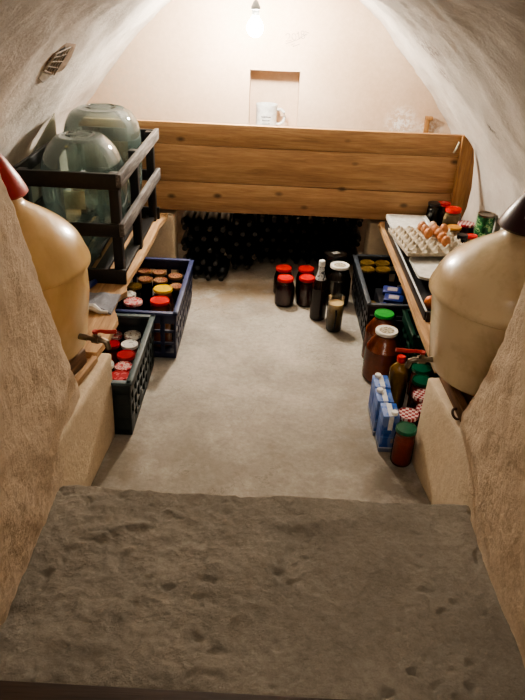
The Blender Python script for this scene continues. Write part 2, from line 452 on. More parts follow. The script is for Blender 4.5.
# the rough concrete step in front
bm = bmesh.new(); nx, ny = 330, 200; rows = []
def hstep(x, y):
    p = Vector((x, y, 0))
    w = Vector((noise.noise(p*2.3), noise.noise(p*2.3+Vector((4, 4, 4))), 0))*.12
    left = max(0, min(1, .75-(x+.1)*1.2))
    h = fbm(p, 3.2, 6)*.010 + fbm(p+Vector((5, 5, 0)), 17, 5)*.0045*(.6+left)
    # shallow broken ledges, like trowel edges that set unevenly
    for k, (yy, amp, sc) in enumerate(((1.34, .010, 1.5), (1.18, .006, 2.1), (1.03, .006, 1.7))):
        yc = yy+noise.noise(Vector((x*sc, k*3.1, 0)))*.10+noise.noise(Vector((x*14, k, 0)))*.012
        d = (y-yc)/.012
        on = max(0, min(1, noise.noise(Vector((x*2.2, k*7.7, 5)))*4+.5))
        h += amp*on*(1/(1+math.exp(-max(-20, min(20, d))))-.5)*math.exp(-abs(y-yc)*14)
    pit = noise.noise(p*34+Vector((9, 2, 4)))*noise.noise(p*5+Vector((1, 1, 1)))
    h -= max(0, pit-.06)*.028
    pit = noise.noise((p+w)*15+Vector((2, 8, 1)))
    h += max(0, pit-.42)*.022*(.2+left)
    h -= max(0, -pit-.5)*.015
    return h
for i in range(nx+1):
    row = []
    for j in range(ny+1):
        x = -.68+1.4*i/nx; y = .70+.80*j/ny
        e = noise.noise(Vector((x*6, 0, 3)))*.012+noise.noise(Vector((x*25, 0, 3)))*.005
        yy = y+e*(j/ny)**8
        z = .22+hstep(x, y)
        if j > ny-3: z -= .006*(j-ny+3)
        row.append(bm.verts.new((x, yy, z)))
    # riser
    for k in range(1, 9):
        last = row[ny]
        row.append(bm.verts.new((last.co.x, last.co.y+.004+noise.noise(Vector((last.co.x*8, k*.8, 0)))*.004, last.co.z-(last.co.z+.02)*k/8)))
    rows.append(row)
for a, b in zip(rows, rows[1:]):
    for j in range(len(a)-1): bm.faces.new([a[j], b[j], b[j+1], a[j+1]])
tag(obj('floor_step', bm, M['step'], angle=70), kind='structure')

# threshold beam of the next stair at the very bottom
bm = bmesh.new(); box(bm, -.62, .68, .66, .840, .19, .245, .006)
bmesh.ops.rotate(bm, verts=bm.verts, cent=(0, .82, .2), matrix=Matrix.Rotation(math.radians(-.5), 3, 'Z'))
tag(obj('trim_1', bm, M['dark_wood']), kind='structure')

# the jambs of the stair passage
def jamb(name, side, X, YZ, mat):
    bm = bmesh.new(); nz = 200
    def Ye(z):
        for (z0, y0), (z1, y1) in zip(YZ, YZ[1:]):
            if z0 <= z <= z1:
                t = (z-z0)/(z1-z0); return y0+(y1-y0)*t
        return YZ[-1][1]
    rows = []
    for i in range(nz+1):
        z = -.02+2.32*i/nz; ye = (Ye(z)+Ye(z-.03)+Ye(z+.03))/3; row = []
        pts = []
        n1 = 190
        for j in range(n1): pts.append((X, -.7+(ye-.018+.7)*j/n1))
        for k in range(9):
            a = k/8*PI/2; pts.append((X+side*(.018-.018*math.cos(a)), ye-.018+.018*math.sin(a)))
        for k in range(1, 14): pts.append((X+side*(.018+.75*k/13), ye-.42*k/13))
        for x, y in pts:
            p = Vector((x, y, z)); n = fbm(p, 3.2, 5)*.010+fbm(p, 13, 4)*.005+fbm(p, 40, 3)*.0022
            if z < .34: n += .0
            row.append(bm.verts.new((x+n*side*.9, y+n*.4, z)))
        rows.append(row)
    for a, b in zip(rows, rows[1:]):
        for j in range(len(a)-1): bm.faces.new([a[j], a[j+1], b[j+1], b[j]])
    return tag(obj(name, bm, mat, angle=70), kind='structure')
jamb('wall_front_left', -1, -.6, [(-1, 1.50), (.19, 1.51), (.367, 1.775), (.40, 1.765), (.645, 1.657), (.948, 1.539), (1.127, 1.471), (1.232, 1.423), (1.5, 1.05), (2.4, .96)], M['plaster_front'])
jamb('wall_front_right', 1, .65, [(-1, 1.44), (.25, 1.45), (.386, 1.715), (.42, 1.705), (.578, 1.621), (.795, 1.535), (1.026, 1.502), (1.5, 1.05), (2.4, .96)], M['plaster_front'])
# wall above the vault's near end
bm = bmesh.new()
arc = [(-h, z) for h, z in FINE if z > 1.2]+[(h, z) for h, z in FINE if z > 1.2][::-1]
for a, b in zip(arc, arc[1:]):
    quad(bm, [(CX+a[0], Y0+.005, a[1]-.01), (CX+b[0], Y0+.005, b[1]-.01), (CX+b[0], Y0+.005, 2.3), (CX+a[0], Y0+.005, 2.3)])
tag(obj('wall_front_top', bm, M['plaster_front'], smooth=False), kind='structure')

# masonry ledges (piers) that carry the shelves
def pier(name, x0, x1, y0, y1, z1, inner, mat, lean=0, skew=0):
    t = bmesh.new(); box(t, x0, x1, y0, y1, -.01, z1, .012)
    bmesh.ops.subdivide_edges(t, edges=t.edges[:], cuts=14, use_grid_fill=True)
    for v in t.verts:
        n = fbm(v.co, 4, 5)*.006+fbm(v.co, 20, 3)*.002
        v.co.x += n*.6+((lean*v.co.z+skew*(y1-v.co.y)) if abs(v.co.x-inner) < .05 else 0); v.co.y += n
    return tag(obj(name, t, mat, angle=60), kind='structure')
pier('trim_2', -1.3, -.572, 1.46, 2.045, .378, -.572, M['plaster_pier'], .03, -.072)
pier('trim_3', .597, 1.24, 1.40, 1.985, .378, .597, M['plaster_pier'], .02, .115)
pier('trim_4', -1.3, -.555, 3.62, 3.76, .385, -.555, M['plaster_pier'])
pier('trim_5', .60, 1.24, 3.66, 3.80, .385, .60, M['plaster_pier'])

# vent opening in the vault: recess panel, wire mesh, plaster patch
def hw(z):
    for (h0, z0), (h1, z1) in zip(FINE, FINE[1:]):
        if z0 <= z <= z1: return h0+(h1-h0)*(z-z0)/(z1-z0)
    return 0
def on_vault(y, z, off=.0):
    h = hw(z); q = Vector((CX-h, y, z)); nn = fbm(q, 3.0, 5)*.012+fbm(q, 14, 3)*.003
    kk = 1-nn/max(.3, math.hypot(h, z-.6)); s = (hw(z+.02)-hw(z-.02))/.04; n = Vector((1, 0, s)); n = Vector((1, 0, -(-s))).normalized()
    # tangent (-dh,0,1) on the left; inward normal
    tx = Vector((-s, 0, 1)).normalized(); nrm = Vector((tx.z, 0, -tx.x))
    return Vector((CX-h*kk, y, z*kk))+nrm*off
vent = thing('air_vent', 'small ragged vent opening with wire mesh high on left vaulted wall', 'vent', on_vault(2.52, 1.31, 0))
vl = vent.location
outl = [(2.60, 1.372), (2.72, 1.262), (2.66, 1.262), (2.57, 1.275), (2.46, 1.29), (2.41, 1.33), (2.41, 1.352), (2.47, 1.378)]
def vpatch(outline, off, n=8):
    bm = bmesh.new(); cy = sum(p[0] for p in outline)/len(outline); cz = sum(p[1] for p in outline)/len(outline)
    den = []
    for i in range(len(outline)):
        a, b = outline[i], outline[(i+1) % len(outline)]
        for k in range(6):
            t = k/6; den.append((a[0]+(b[0]-a[0])*t+random.uniform(-.003, .003), a[1]+(b[1]-a[1])*t))
    rings = []
    for j in range(n):
        f = 1-j/n
        rings.append([bm.verts.new(on_vault(cy+(y-cy)*f, cz+(z-cz)*f, off if j else .0)-vl) for y, z in den])
    c = bm.verts.new(on_vault(cy, cz, off)-vl); L_ = len(den)
    for ra, rb in zip(rings, rings[1:]):
        for i in range(L_): bm.faces.new([ra[i], ra[(i+1) % L_], rb[(i+1) % L_], rb[i]])
    for i in range(L_): bm.faces.new([rings[-1][i], rings[-1][(i+1) % L_], c])
    return bm
obj('recess', vpatch([(y, z) for y, z in outl], .004), M['vent_back'], vent, smooth=False)
obj('shade_panel', vpatch([(2.53, 1.362), (2.58, 1.285), (2.46, 1.293), (2.415, 1.33), (2.42, 1.352), (2.47, 1.372)], .0055), M['vent_dark'], vent, smooth=False)  # flat dark sheet that paints the hole's shade behind the mesh
bm = bmesh.new()
for k in range(6):
    t = k/5
    a = on_vault(2.40+.13*t, 1.358+.012*t-.004, .007)-vl; b = on_vault(2.44+.10*t, 1.290-.008*t, .007)-vl
    tube(bm, [a, b], .0028, 6)
for k in range(5):
    t = k/4
    a = on_vault(2.40+.04*t, 1.352-.060*t, .007)-vl; b = on_vault(2.53+.02*t, 1.368-.085*t, .007)-vl
    tube(bm, [a, b], .0028, 6)
obj('wire_mesh', bm, M['wire'], vent)
obj('plaster_edge', vpatch([(2.45, 1.283), (2.57, 1.278), (2.62, 1.262), (2.53, 1.245), (2.46, 1.26)], .006), M['paper_white'], vent, smooth=False)

# ------------------------------------------------------------------ bulb
t = thing('light_bulb', 'bare glowing light bulb hanging on a cord in front of back wall', 'light', (-.118, 3.74, 1.387))
bm = bmesh.new(); lathe(bm, smooth_prof([(0, -.050), (.028, -.038), (.041, -.008), (.035, .020), (.020, .040), (.015, .050)], 5), 28)
obj('bulb', bm, M['bulb'], t)
bm = bmesh.new(); lathe(bm, [(.016, .046), (.020, .052), (.020, .078), (.024, .082), (.024, .094), (.019, .100), (.012, .118), (.005, .124)], 24)
obj('socket', bm, M['socket'], t)
bm = bmesh.new(); tube(bm, [(0, 0, .12), (-.004, 0, .2), (-.012, 0, .29)], .004, 8)
obj('cord', bm, M['cord'], t)

# ------------------------------------------------------------------ pine board front
root = thing('board_partition', 'wide pine board front of a storage bin across the cellar', 'partition', (0, 3.64, .42))
seams = [(0, .168), (.171, .372), (.375, .492)]
for z0, z1 in seams:
    bm = bmesh.new(); box(bm, -1.12, 1.05, -.016, .016, z0, z1, .003)
    bmesh.ops.subdivide_edges(bm, edges=[e for e in bm.edges if e.calc_length() > 1], cuts=40)
    for v in bm.verts: v.co.z += noise.noise(Vector((v.co.x*2, z0*9, v.co.z*3)))*.003
    obj('plank', bm, M['board'], root)
bm = bmesh.new()
P = [(1.035, .0), (1.10, .0), (1.125, .10), (1.13, .22), (1.115, .36), (1.085, .49), (1.03, .495)]
t0 = bmesh.new(); f = t0.faces.new([t0.verts.new((x, -.045, z)) for x, z in P])
r = bmesh.ops.extrude_face_region(t0, geom=[f]); bmesh.ops.translate(t0, vec=(0, .028, 0), verts=[v for v in r['geom'] if isinstance(v, bmesh.types.BMVert)])
merge(bm, t0); obj('end_post', bm, M['board_post'], root, angle=30)
bm = bmesh.new(); box(bm, -1.12, 1.10, .02, .50, .0, .02, .002); obj('bin_bottom', bm, M['dark_wood'], root)
bm = bmesh.new(); tube(bm, [(1.0, -.02, .40), (1.01, -.03, .43), (1.02, -.022, .46)], .006, 8); obj('bent_nail', bm, M['paper'], root)

# small wooden peg on back wall
bm = bmesh.new(); box(bm, -.014, .014, -.03, 0, -.06, .05, .003); box(bm, -.014, .03, -.035, -.005, .03, .052, .003)
o = obj('wooden_peg', bm, M['board_post']); o.location = (.957, 4.2, .86)
tag(o, 'small wooden peg fixed to back wall near right end of board', 'peg')

# pencil writing on back wall
def text_bm(s, size, depth=.0005, shear=0):
    cu = bpy.data.curves.new('txt', 'FONT'); cu.body = s; cu.size = size; cu.extrude = depth; cu.shear = shear
    cu.align_x = 'CENTER'
    o = bpy.data.objects.new('txt', cu); COL.objects.link(o)
    bpy.context.view_layer.update()
    me = bpy.data.meshes.new_from_object(o.evaluated_get(bpy.context.evaluated_depsgraph_get()))
    bpy.data.objects.remove(o); bm = bmesh.new(); bm.from_mesh(me); return bm
def strokes(bm, lines, r):
    for ln in lines: tube(bm, ln, r, 5)
bm = bmesh.new()
def arcp(cx, cz, rx, rz, a0, a1, n=10): return [(cx+rx*math.cos(math.radians(a0+(a1-a0)*i/n)), 0, cz+rz*math.sin(math.radians(a0+(a1-a0)*i/n))) for i in range(n+1)]
L = [arcp(-.050, .008, .013, .012, 160, -40)+[(-.064, 0, -.02), (-.034, 0, -.02)],
     arcp(-.015, -.004, .012, .018, 0, 360), [(.006, 0, .006), (.014, 0, .018), (.014, 0, -.022)],
     arcp(.038, .008, .009, .010, 0, 360), arcp(.038, -.012, .011, .011, 0, 360),
     [(-.07, 0, -.032), (.0, 0, -.024), (.06, 0, -.002)], [(.052, 0, .012), (.075, 0, .0), (.055, 0, -.008)],
     [(-.04, 0, -.045), (-.015, 0, -.04), (-.03, 0, -.055), (.012, 0, -.048)]]
strokes(bm, L, .0016)
o = obj('wall_writing', bm, M['pencil']); o.location = (.112, 4.2, 1.325); o.rotation_euler = (0, -.22, 0)
tag(o, 'faint grey pencil scribble written on back wall above niche', 'writing')

# mug in the niche
t = thing('beer_mug', 'white printed mug with handle standing in wall niche', 'mug', (-.046, 4.275, .775))
bm = bmesh.new()
lathe(bm, [(.060, 0), (.066, .006), (.066, .125), (.069, .138), (.069, .150), (.064, .150), (.061, .138), (.060, .012), (0, .012)], 40, cap1=False)
obj('cup', bm, M['mug'], t)
bm = bmesh.new(); tube(bm, [(.062, 0, .118), (.09, 0, .122), (.112, 0, .105), (.118, 0, .075), (.108, 0, .045), (.085, 0, .03), (.062, 0, .032)], .009, 10)
obj('handle', bm, M['mug'], t)
bm = bmesh.new()
for row, (w, n) in enumerate(((.062, 9), (.05, 7), (.048, 6))):
    for k in range(n):
        a = -PI/2+(-w/2+w*(k+.5)/n)/.066
        hgt = random.uniform(.004, .009); zz = .078-row*.020
        Mx = Matrix.Rotation(a+PI/2, 4, 'Z')
        box(bm, -.0026, .0026, -.0674, -.0660, zz, zz+hgt, 0, Mx)
obj('print', bm, M['ink'], t, smooth=False)

# ------------------------------------------------------------------ shelf planks
def plank_obj(name, label, pts, z0, z1, mat):
    """pts: outline in xy"""
    t = bmesh.new(); f = t.faces.new([t.verts.new((x, y, z0)) for x, y in pts])
    r = bmesh.ops.extrude_face_region(t, geom=[f]); bmesh.ops.translate(t, vec=(0, 0, z1-z0), verts=[v for v in r['geom'] if isinstance(v, bmesh.types.BMVert)])
    bmesh.ops.triangulate(t, faces=[f for f in t.faces if len(f.verts) > 4])
    return tag(obj(name, t, mat, angle=30), label, 'shelf')
plank_obj('shelf_plank', 'rough pale wooden shelf plank under black crate along left wall',
    [(-1.24, 2.0), (-.60, 1.99), (-.584, 2.10), (-.582, 2.26), (-.622, 2.36), (-.628, 2.46), (-.60, 2.52), (-.622, 2.62), (-.607, 2.9), (-.600, 3.2), (-.605, 3.40), (-.59, 3.5), (-.585, 3.60), (-1.24, 3.60)], .382, .408, M['shelf_wood'])
plank_obj('shelf_plank', 'long straight edged wooden shelf plank along right wall beside egg tray',
    [(.632, 2.0), (.632, 2.35), (.640, 2.7), (.640, 3.1), (.642, 3.62), (.76, 3.62), (.745, 2.7), (.735, 2.0)], .382, .410, M['shelf_wood'])
plank_obj('shelf_plank', 'dark wall-side shelf plank beneath right demijohn and small jars',
    [(.745, 1.98), (1.20, 1.98), (1.20, 3.62), (.765, 3.62), (.75, 2.7)], .380, .405, M['dark_wood'])
# broken boards under demijohns
def stick(label, a, b, w, h, mat, name='broken_board', cat='board'):
    a, b = Vector(a), Vector(b); d = b-a; L = d.length
    bm = bmesh.new(); box(bm, -w/2, w/2, 0, L, 0, h, .003)
    o = obj(name, bm, mat); o.location = a
    o.rotation_euler = (math.atan2(d.z, math.hypot(d.x, d.y)), 0, -math.atan2(d.x, d.y))
    return tag(o, label, cat)
stick('dark brown weathered board lying under left cream demijohn', (-.78, 1.68, .381), (-.70, 1.975, .381), .15, .062, M['old_wood'])
stick('thin pale wooden wedge stick beside left demijohn on ledge', (-.632, 1.77, .382), (-.60, 1.965, .386), .022, .024, M['shelf_wood'])
stick('brown weathered board lying under right demijohn on ledge', (.80, 1.66, .381), (.77, 1.955, .381), .19, .062, M['old_wood'])
stick('narrow dark wooden stick beside right demijohn on ledge', (.668, 1.70, .381), (.655, 1.96, .384), .03, .045, M['old_wood'])
bm = bmesh.new()
tube(bm, [(.018*math.cos(a), .018*math.sin(a), 0) for a in [i*2*PI/20 for i in range(18)]], .0045, 8)
o = obj('iron_hook', bm, M['rust']); o.location = (.648, 1.735, .39); o.rotation_euler = (.5, .6, 0)
tag(o, 'small rusty iron ring on ledge below right demijohn', 'hook')

# ------------------------------------------------------------------ plastic crates
def crate(name, label, x0, x1, y0, y1, z1, mats, rz=0, group=None, solid_short=False):
    cx, cy = (x0+x1)/2, (y0+y1)/2; W, D = x1-x0, y1-y0
    t = thing(name, label, 'crate', (cx, cy, 0), rz, group)
    mb, mr = mats
    w, d = W/2, D/2; ti = .012; tz = .012
    def lat(axis, s, full):
        bm = bmesh.new(); Lh = (d if axis == 'y' else w)
        def bar(a0, a1, z0, z1_):
            # taper slightly inwards at bottom
            k = lambda z: tz*(1-z/z1)
            if axis == 'y':
                xo = s*w; box(bm, min(xo, xo-s*ti), max(xo, xo-s*ti), a0, a1, z0, z1_, .001)
            else:
                yo = s*d; box(bm, a0, a1, min(yo, yo-s*ti), max(yo, yo-s*ti), z0, z1_, .001)
        n = max(4, int(2*Lh/.058))
        zs = [.004, .07, .135, z1-.045]
        for zz, hh in ((.004, .03), (.078, .014), (.145, .014), (z1-.06, .05)):
            bar(-Lh+.004, Lh-.004, zz, zz+hh)
        st = 2*Lh/n
        for i in range(n+1):
            a = -Lh+i*st
            ww = .011
            bar(max(-Lh+.002, a-ww), min(Lh-.002, a+ww), .01, z1-.02)
        if full: 
            bar(-Lh+.01, Lh-.01, .01, z1-.05)
        else:
            for i in range(0, n, 3):
                a = -Lh+(i+.5)*st; bar(a-st/2, a+st/2, .01, .08)
        for v in bm.verts:
            k = 1-.05*(1-v.co.z/z1)
            v.co.x *= k; v.co.y *= k
        return bm
    for s in (-1, 1): obj('side_panel', lat('y', s, False), mb, t, angle=30)
    for s in (-1, 1): obj('end_panel', lat('x', s, solid_short), mb, t, angle=30)
    bm = bmesh.new(); box(bm, -w*.95, w*.95, -d*.95, d*.95, .004, .014, .002); obj('base', bm, mb, t)
    bm = bmesh.new()
    e = .006; rw = .018
    for s in (-1, 1):
        box(bm, s*w-(rw if s > 0 else e), s*w+(e if s > 0 else rw), -d-e, d+e, z1-.012, z1, .003)
        box(bm, -w-e, w+e, s*d-(rw if s > 0 else e), s*d+(e if s > 0 else rw), z1-.012, z1, .003)
    obj('rim', bm, mr, t, angle=30)
    return t
crate('plastic_crate', 'dark green plastic crate of lidded jars below left demijohn', -.895, -.497, 2.02, 2.585, .262, (M['green_crate'], M['green_rim']), math.radians(.6), solid_short=True)
crate('plastic_crate', 'navy blue plastic crate with yellow and red lidded jars on left', -.80, -.405, 2.63, 3.29, .255, (M['blue_crate'], M['blue_rim']), 0)
crate('plastic_crate', 'black plastic crate holding gold lidded jars and blue packs on right', .505, .905, 2.84, 3.50, .25, (M['black_crate'], M['black_rim']), math.radians(.5))
crate('plastic_crate', 'deep green plastic crate tucked under right shelf plank behind big jars', .672, 1.07, 2.52, 2.80, .25, (M['deep_green_crate'], M['deep_green_crate']), 0)

# ------------------------------------------------------------------ jars
def lid_bm(r, h):
    bm = bmesh.new(); seg = 40
    lathe(bm, [(r*.96, -h), (r, -h*.95), (r, -h*.2), (r*.97, 0), (r*.90, .0), (r*.86, -.0018), (r*.3, -.0018), (0, -.0015)], seg)
    return bm
def jar(label, x, y, H, r, lr, lidm, fillm, name='preserve_jar', base=0, fill=.86, group=None, lidh=.014, cat='jar', shoulder=None, glass='glass_clear', solid=False):
    t = thing(name, label, cat, (x, y, base), random.uniform(0, 6), group)
    hb = H-lidh*.6
    nr = lr*.90
    sh = shoulder or min(.045, H*.25)
    prof = smooth_prof([(r*.86, .0), (r*.97, .008), (r, .022), (r, hb-sh-.012), (r*.97, hb-sh), (nr+(r-nr)*.35, hb-sh*.45), (nr, hb-sh*.2), (nr, hb)], 3)
    zt = hb*fill
    inner = [(max(a-.004, 0), max(z, .006)) for a, z in prof if z < zt]
    inner = [(0, .006)]+inner+[(inner[-1][0], zt), (0, zt)]
    bm = bmesh.new(); lathe(bm, [(0, .002)]+prof, 32, cap1=False); obj('glass_body', bm, M[glass], t)
    if fillm: bm = bmesh.new(); lathe(bm, inner, 32); obj('contents', bm, M[fillm], t)
    if lidm:
        o = obj('lid', lid_bm(lr, lidh), M[lidm], t, angle=35); o.location = (0, 0, H)
    return t

# left green crate
B = .016
for lab, x, y, H, r, lm, fm in [
  ('jar with white patterned lid farthest back in dark green crate', -.592, 2.530, .175, .037, 'white_print_lid', 'jam_dark'),
  ('jar with plain off-white lid second from back in dark green crate', -.588, 2.447, .172, .037, 'white_lid', 'sauce'),
  ('jar with solid crimson lid in middle of dark green crate', -.585, 2.357, .172, .038, 'crimson_lid', 'jam_dark'),
  ('jar with pinkish white printed lid in dark green crate', -.577, 2.272, .165, .037, 'pink_lid', 'sauce'),
  ('jar with streaked red lid nearest camera in dark green crate', -.570, 2.178, .180, .040, 'red_print_lid', 'sauce'),
  ('red filled jar below shelf edge beside tap in green crate', -.668, 2.445, .170, .036, 'crimson_lid', 'sauce'),
  ('jar with red and white lid at back left of green crate', -.678, 2.535, .165, .037, 'pink_lid', 'jam_dark'),
  ('half hidden jar with white lid beside pinkish lid in green crate', -.660, 2.290, .160, .037, 'white_lid', 'jam_dark')]:
    jar(lab, x, y, H, r, r+.001, lm, fm, base=B)
# blue crate
for lab, x, y, H, r, lm, fm in [
  ('small jar with fruit print lid at back middle of blue crate', -.583, 3.225, .185, .037, 'fruit_lid', 'jam_black'),
  ('small jar with fruit print lid at back right of blue crate', -.490, 3.185, .185, .038, 'fruit_lid', 'jam_black'),
  ('small jar with fruit print lid, second in middle row of blue crate', -.560, 3.120, .185, .037, 'fruit_lid', 'jam_black'),
  ('small jar with fruit print lid behind yellow lid in blue crate', -.466, 3.060, .182, .036, 'fruit_lid', 'jam_black'),
  ('small jar with dark red lid at back left of blue crate', -.668, 3.235, .185, .037, 'fruit_lid', 'jam_dark'),
  ('small jar with mottled lid left of middle row in blue crate', -.642, 3.125, .185, .037, 'fruit_lid', 'jam_black'),
  ('small jar with gold rimmed lid at plank edge in blue crate', -.681, 3.035, .185, .037, 'gold_lid', 'jam_black'),
  ('small jar with whitish lid at plank edge in blue crate', -.692, 2.942, .180, .036, 'white_print_lid', 'jam_black'),
  ('jar with wide red and white lid in near left of blue crate', -.650, 2.842, .188, .046, 'pink_lid', 'jam_dark')]:
    jar(lab, x, y, H, r, r+.001, lm, fm, base=B)
jar('tall amber jar with bright yellow lid in blue crate', -.507, 2.885, .245, .055, .047, 'yellow_lid', 'peach', base=B, fill=.9, shoulder=.06)
jar('amber peach filled jar with bright red lid in blue crate', -.503, 2.762, .240, .056, .047, 'red_lid', 'peach', base=B, fill=.9, shoulder=.06)
# centre jars
for lab, x, y in [('dark red preserve jar, red lid, rear left of four', .102, 3.455),
                  ('dark red preserve jar, red lid, front left of four', .110, 3.312),
                  ('dark red preserve jar, red lid, rear right of four', .232, 3.460),
                  ('dark red preserve jar, red lid, beside brown bottle', .232, 3.330)]:
    jar(lab, x, y, .165, .055, .046, 'red_lid', 'jam_dark', shoulder=.045, lidh=.017, group='red lidded jars on the floor')
jar('large dark jar with white printed lid on floor by black crate', .411, 3.351, .24, .070, .054, 'white_big_lid', 'jam_black', lidh=.016, shoulder=.07, fill=.7)
t = jar('widest dark jar with black lid behind white lidded jar', .402, 3.54, .235, .080, .068, 'black_lid', 'jam_black', lidh=.018, shoulder=.05)
bm = bmesh.new(); box(bm, -.022, .022, -.016, .016, .236, .2375, 0, Matrix.Rotation(.5, 4, 'Z')); obj('label', bm, M['paper_white'], t)
t.rotation_euler = (0, 0, 0)
# brown bottle with foil neck
t = thing('brown_bottle', 'tall brown glass bottle with silver foil neck beside red lidded jars', 'bottle', (.292, 3.15, 0))
bm = bmesh.new(); lathe(bm, smooth_prof([(.036, 0), (.043, .008), (.044, .03), (.044, .17), (.040, .20), (.024, .245), (.016, .275), (.0145, .318)], 4), 32); obj('glass_body', bm, M['brown_bottle'], t)
bm = bmesh.new(); lathe(bm, smooth_prof([(.0295, .236), (.023, .255), (.0175, .28), (.0162, .312)], 4), 32, cap0=False, cap1=False); obj('foil_label', bm, M['foil'], t)
bm = bmesh.new(); lathe(bm, [(.017, .31), (.0175, .312), (.0175, .335), (.014, .340), (0, .340)], 24); obj('cap', bm, M['cap_white'], t)
# open glass
t = thing('drinking_glass', 'open glass of cloudy amber liquid standing in a wet patch', 'glass', (.372, 3.025, .0))
bm = bmesh.new(); lathe(bm, [(0, .002), (.036, .002), (.041, .012), (.044, .18), (.046, .195)], 32, cap1=False); obj('glass_body', bm, M['glass_clear'], t)
def amber():
    m = N('cloudy_amber'); v = m.coord('Object'); s = m.n('ShaderNodeSeparateXYZ'); m.l(v, s.inputs[0])
    r = m.n('ShaderNodeMapRange'); r.inputs['From Max'].default_value = .165; m.l(s.outputs['Z'], r.inputs[0])
    f = m.math('ADD', r.outputs[0], m.math('MULTIPLY', m.math('SUBTRACT', m.noise(v, 40, 3), .5), .5))
    m.bsdf(m.ramp(f, [(.1, (34, 24, 10)), (.3, (104, 78, 26)), (.7, (150, 118, 56)), (.95, (200, 170, 122))]), .3); return m.m
bm = bmesh.new(); lathe(bm, [(0, .008), (.034, .008), (.038, .016), (.0405, .160), (0, .163)], 32); obj('liquid', bm, amber(), t)
bm = bmesh.new(); tube(bm, [(.0, -.040, .135), (.002, -.047, .11), (.0, -.046, .06), (-.002, -.042, .03)], .005, 8); obj('glass_rib', bm, M['black_lid'], t)
# right black crate
for lab, x, y in [('gold lidded jar, rear left in black crate', .576, 3.432), ('gold lidded jar, front left in black crate', .564, 3.335),
                  ('gold lidded jar, rear right in black crate', .663, 3.435), ('gold lidded jar, front right in black crate', .652, 3.342)]:
    jar(lab, x, y, .215, .041, .042, 'gold_lid', 'jam_black', base=B)
jar('small gold lidded jar beside blue packs in black crate', .553, 3.035, .15, .028, .029, 'gold_lid', 'jam_black', base=B)
def pack(lab, x, y, z, rz, tilt=.12):
    t = thing('blue_pack', lab, 'pack', (x, y, z), rz)
    bm = bmesh.new(); box(bm, -.05, .05, -.035, .035, 0, .022, .005); obj('body', bm, M['blue_plastic'], t)
    bm = bmesh.new(); box(bm, -.026, .026, -.018, .018, .022, .0235, 0); obj('print', bm, M['sticker'], t)
    t.rotation_euler = (tilt, 0, rz); return t
pack('flat blue pack at front left inside black crate', .585, 2.935, .172, .35)
pack('flat blue pack near shelf plank inside black crate', .672, 3.045, .176, -.25)
pack('second blue pack behind the one near shelf plank', .68, 3.145, .176, -.2)
# something for the packs to lie on: a dark closed box
bm = bmesh.new(); box(bm, .60-.07, .80, 2.88, 3.0-.0, .016, .165, .004); 
o = obj('dark_box', bm, M['black_crate']); tag(o, 'dark cardboard box under front blue pack in black crate', 'box')
bm = bmesh.new(); box(bm, .60, .86, 3.01, 3.22, .016, .168, .004)
o = obj('dark_box', bm, M['black_crate']); tag(o, 'dark cardboard box under rear blue packs in black crate', 'box')

# right front cluster
def mid_lid(label, x, y, H, r, lr, lm, fm, **k): return jar(label, x, y, H, r, lr, lm, fm, lidh=.015, **k)
mid_lid('large brown compote jar with bright green lid on floor', .574, 2.748, .250, .083, .047, 'green_lid', 'tea', fill=.93, shoulder=.08)
mid_lid('large brown compote jar with white printed lid on floor', .560, 2.574, .250, .086, .051, 'white_big_lid', 'tea', fill=.93, shoulder=.08)
mid_lid('orange sauce jar with dark green lid beside nearest carton', .556, 1.955, .165, .041, .040, 'dark_green_lid', 'sauce')
mid_lid('jar with red gingham lid behind dark green lidded jar', .583, 2.062, .155, .040, .041, 'check_lid', 'jam_dark')
mid_lid('jar with red gingham lid under tap of right demijohn', .664, 2.195, .160, .040, .041, 'check_lid', 'sauce')
mid_lid('jar with red gingham lid half hidden behind right ledge', .660, 2.096, .155, .040, .041, 'check_lid', 'jam_dark')
mid_lid('orange jar with dark green lid below right demijohn tap', .684, 2.308, .160, .044, .042, 'dark_green_lid', 'sauce')
mid_lid('farthest jar with dark green lid against deep green crate', .705, 2.425, .150, .044, .042, 'dark_green_lid', 'sauce')
# oil bottle
t = thing('oil_bottle', 'flat yellow oil bottle with red cap behind milk cartons', 'bottle', (.590, 2.345, 0))
def oval(bm, prof, sx, sy, seg=32):
    tt = bmesh.new(); lathe(tt, prof, seg); 
    for v in tt.verts: v.co.x *= sx; v.co.y *= sy
    merge(bm, tt)
bm = bmesh.new(); oval(bm, smooth_prof([(.036, 0), (.042, .008), (.043, .05), (.043, .165), (.038, .195), (.022, .214), (.014, .219), (.014, .228)], 4), 1, .8); obj('glass_body', bm, M['glass_clear'], t)
bm = bmesh.new(); oval(bm, smooth_prof([(.033, .004), (.039, .01), (.040, .05), (.040, .163), (.035, .192), (.018, .211)], 4), 1, .8); obj('oil', bm, M['honey'], t)
bm = bmesh.new(); lathe(bm, [(.018, .222), (.019, .224), (.019, .244), (.016, .248), (0, .248)], 24); obj('cap', bm, M['red_lid'], t)
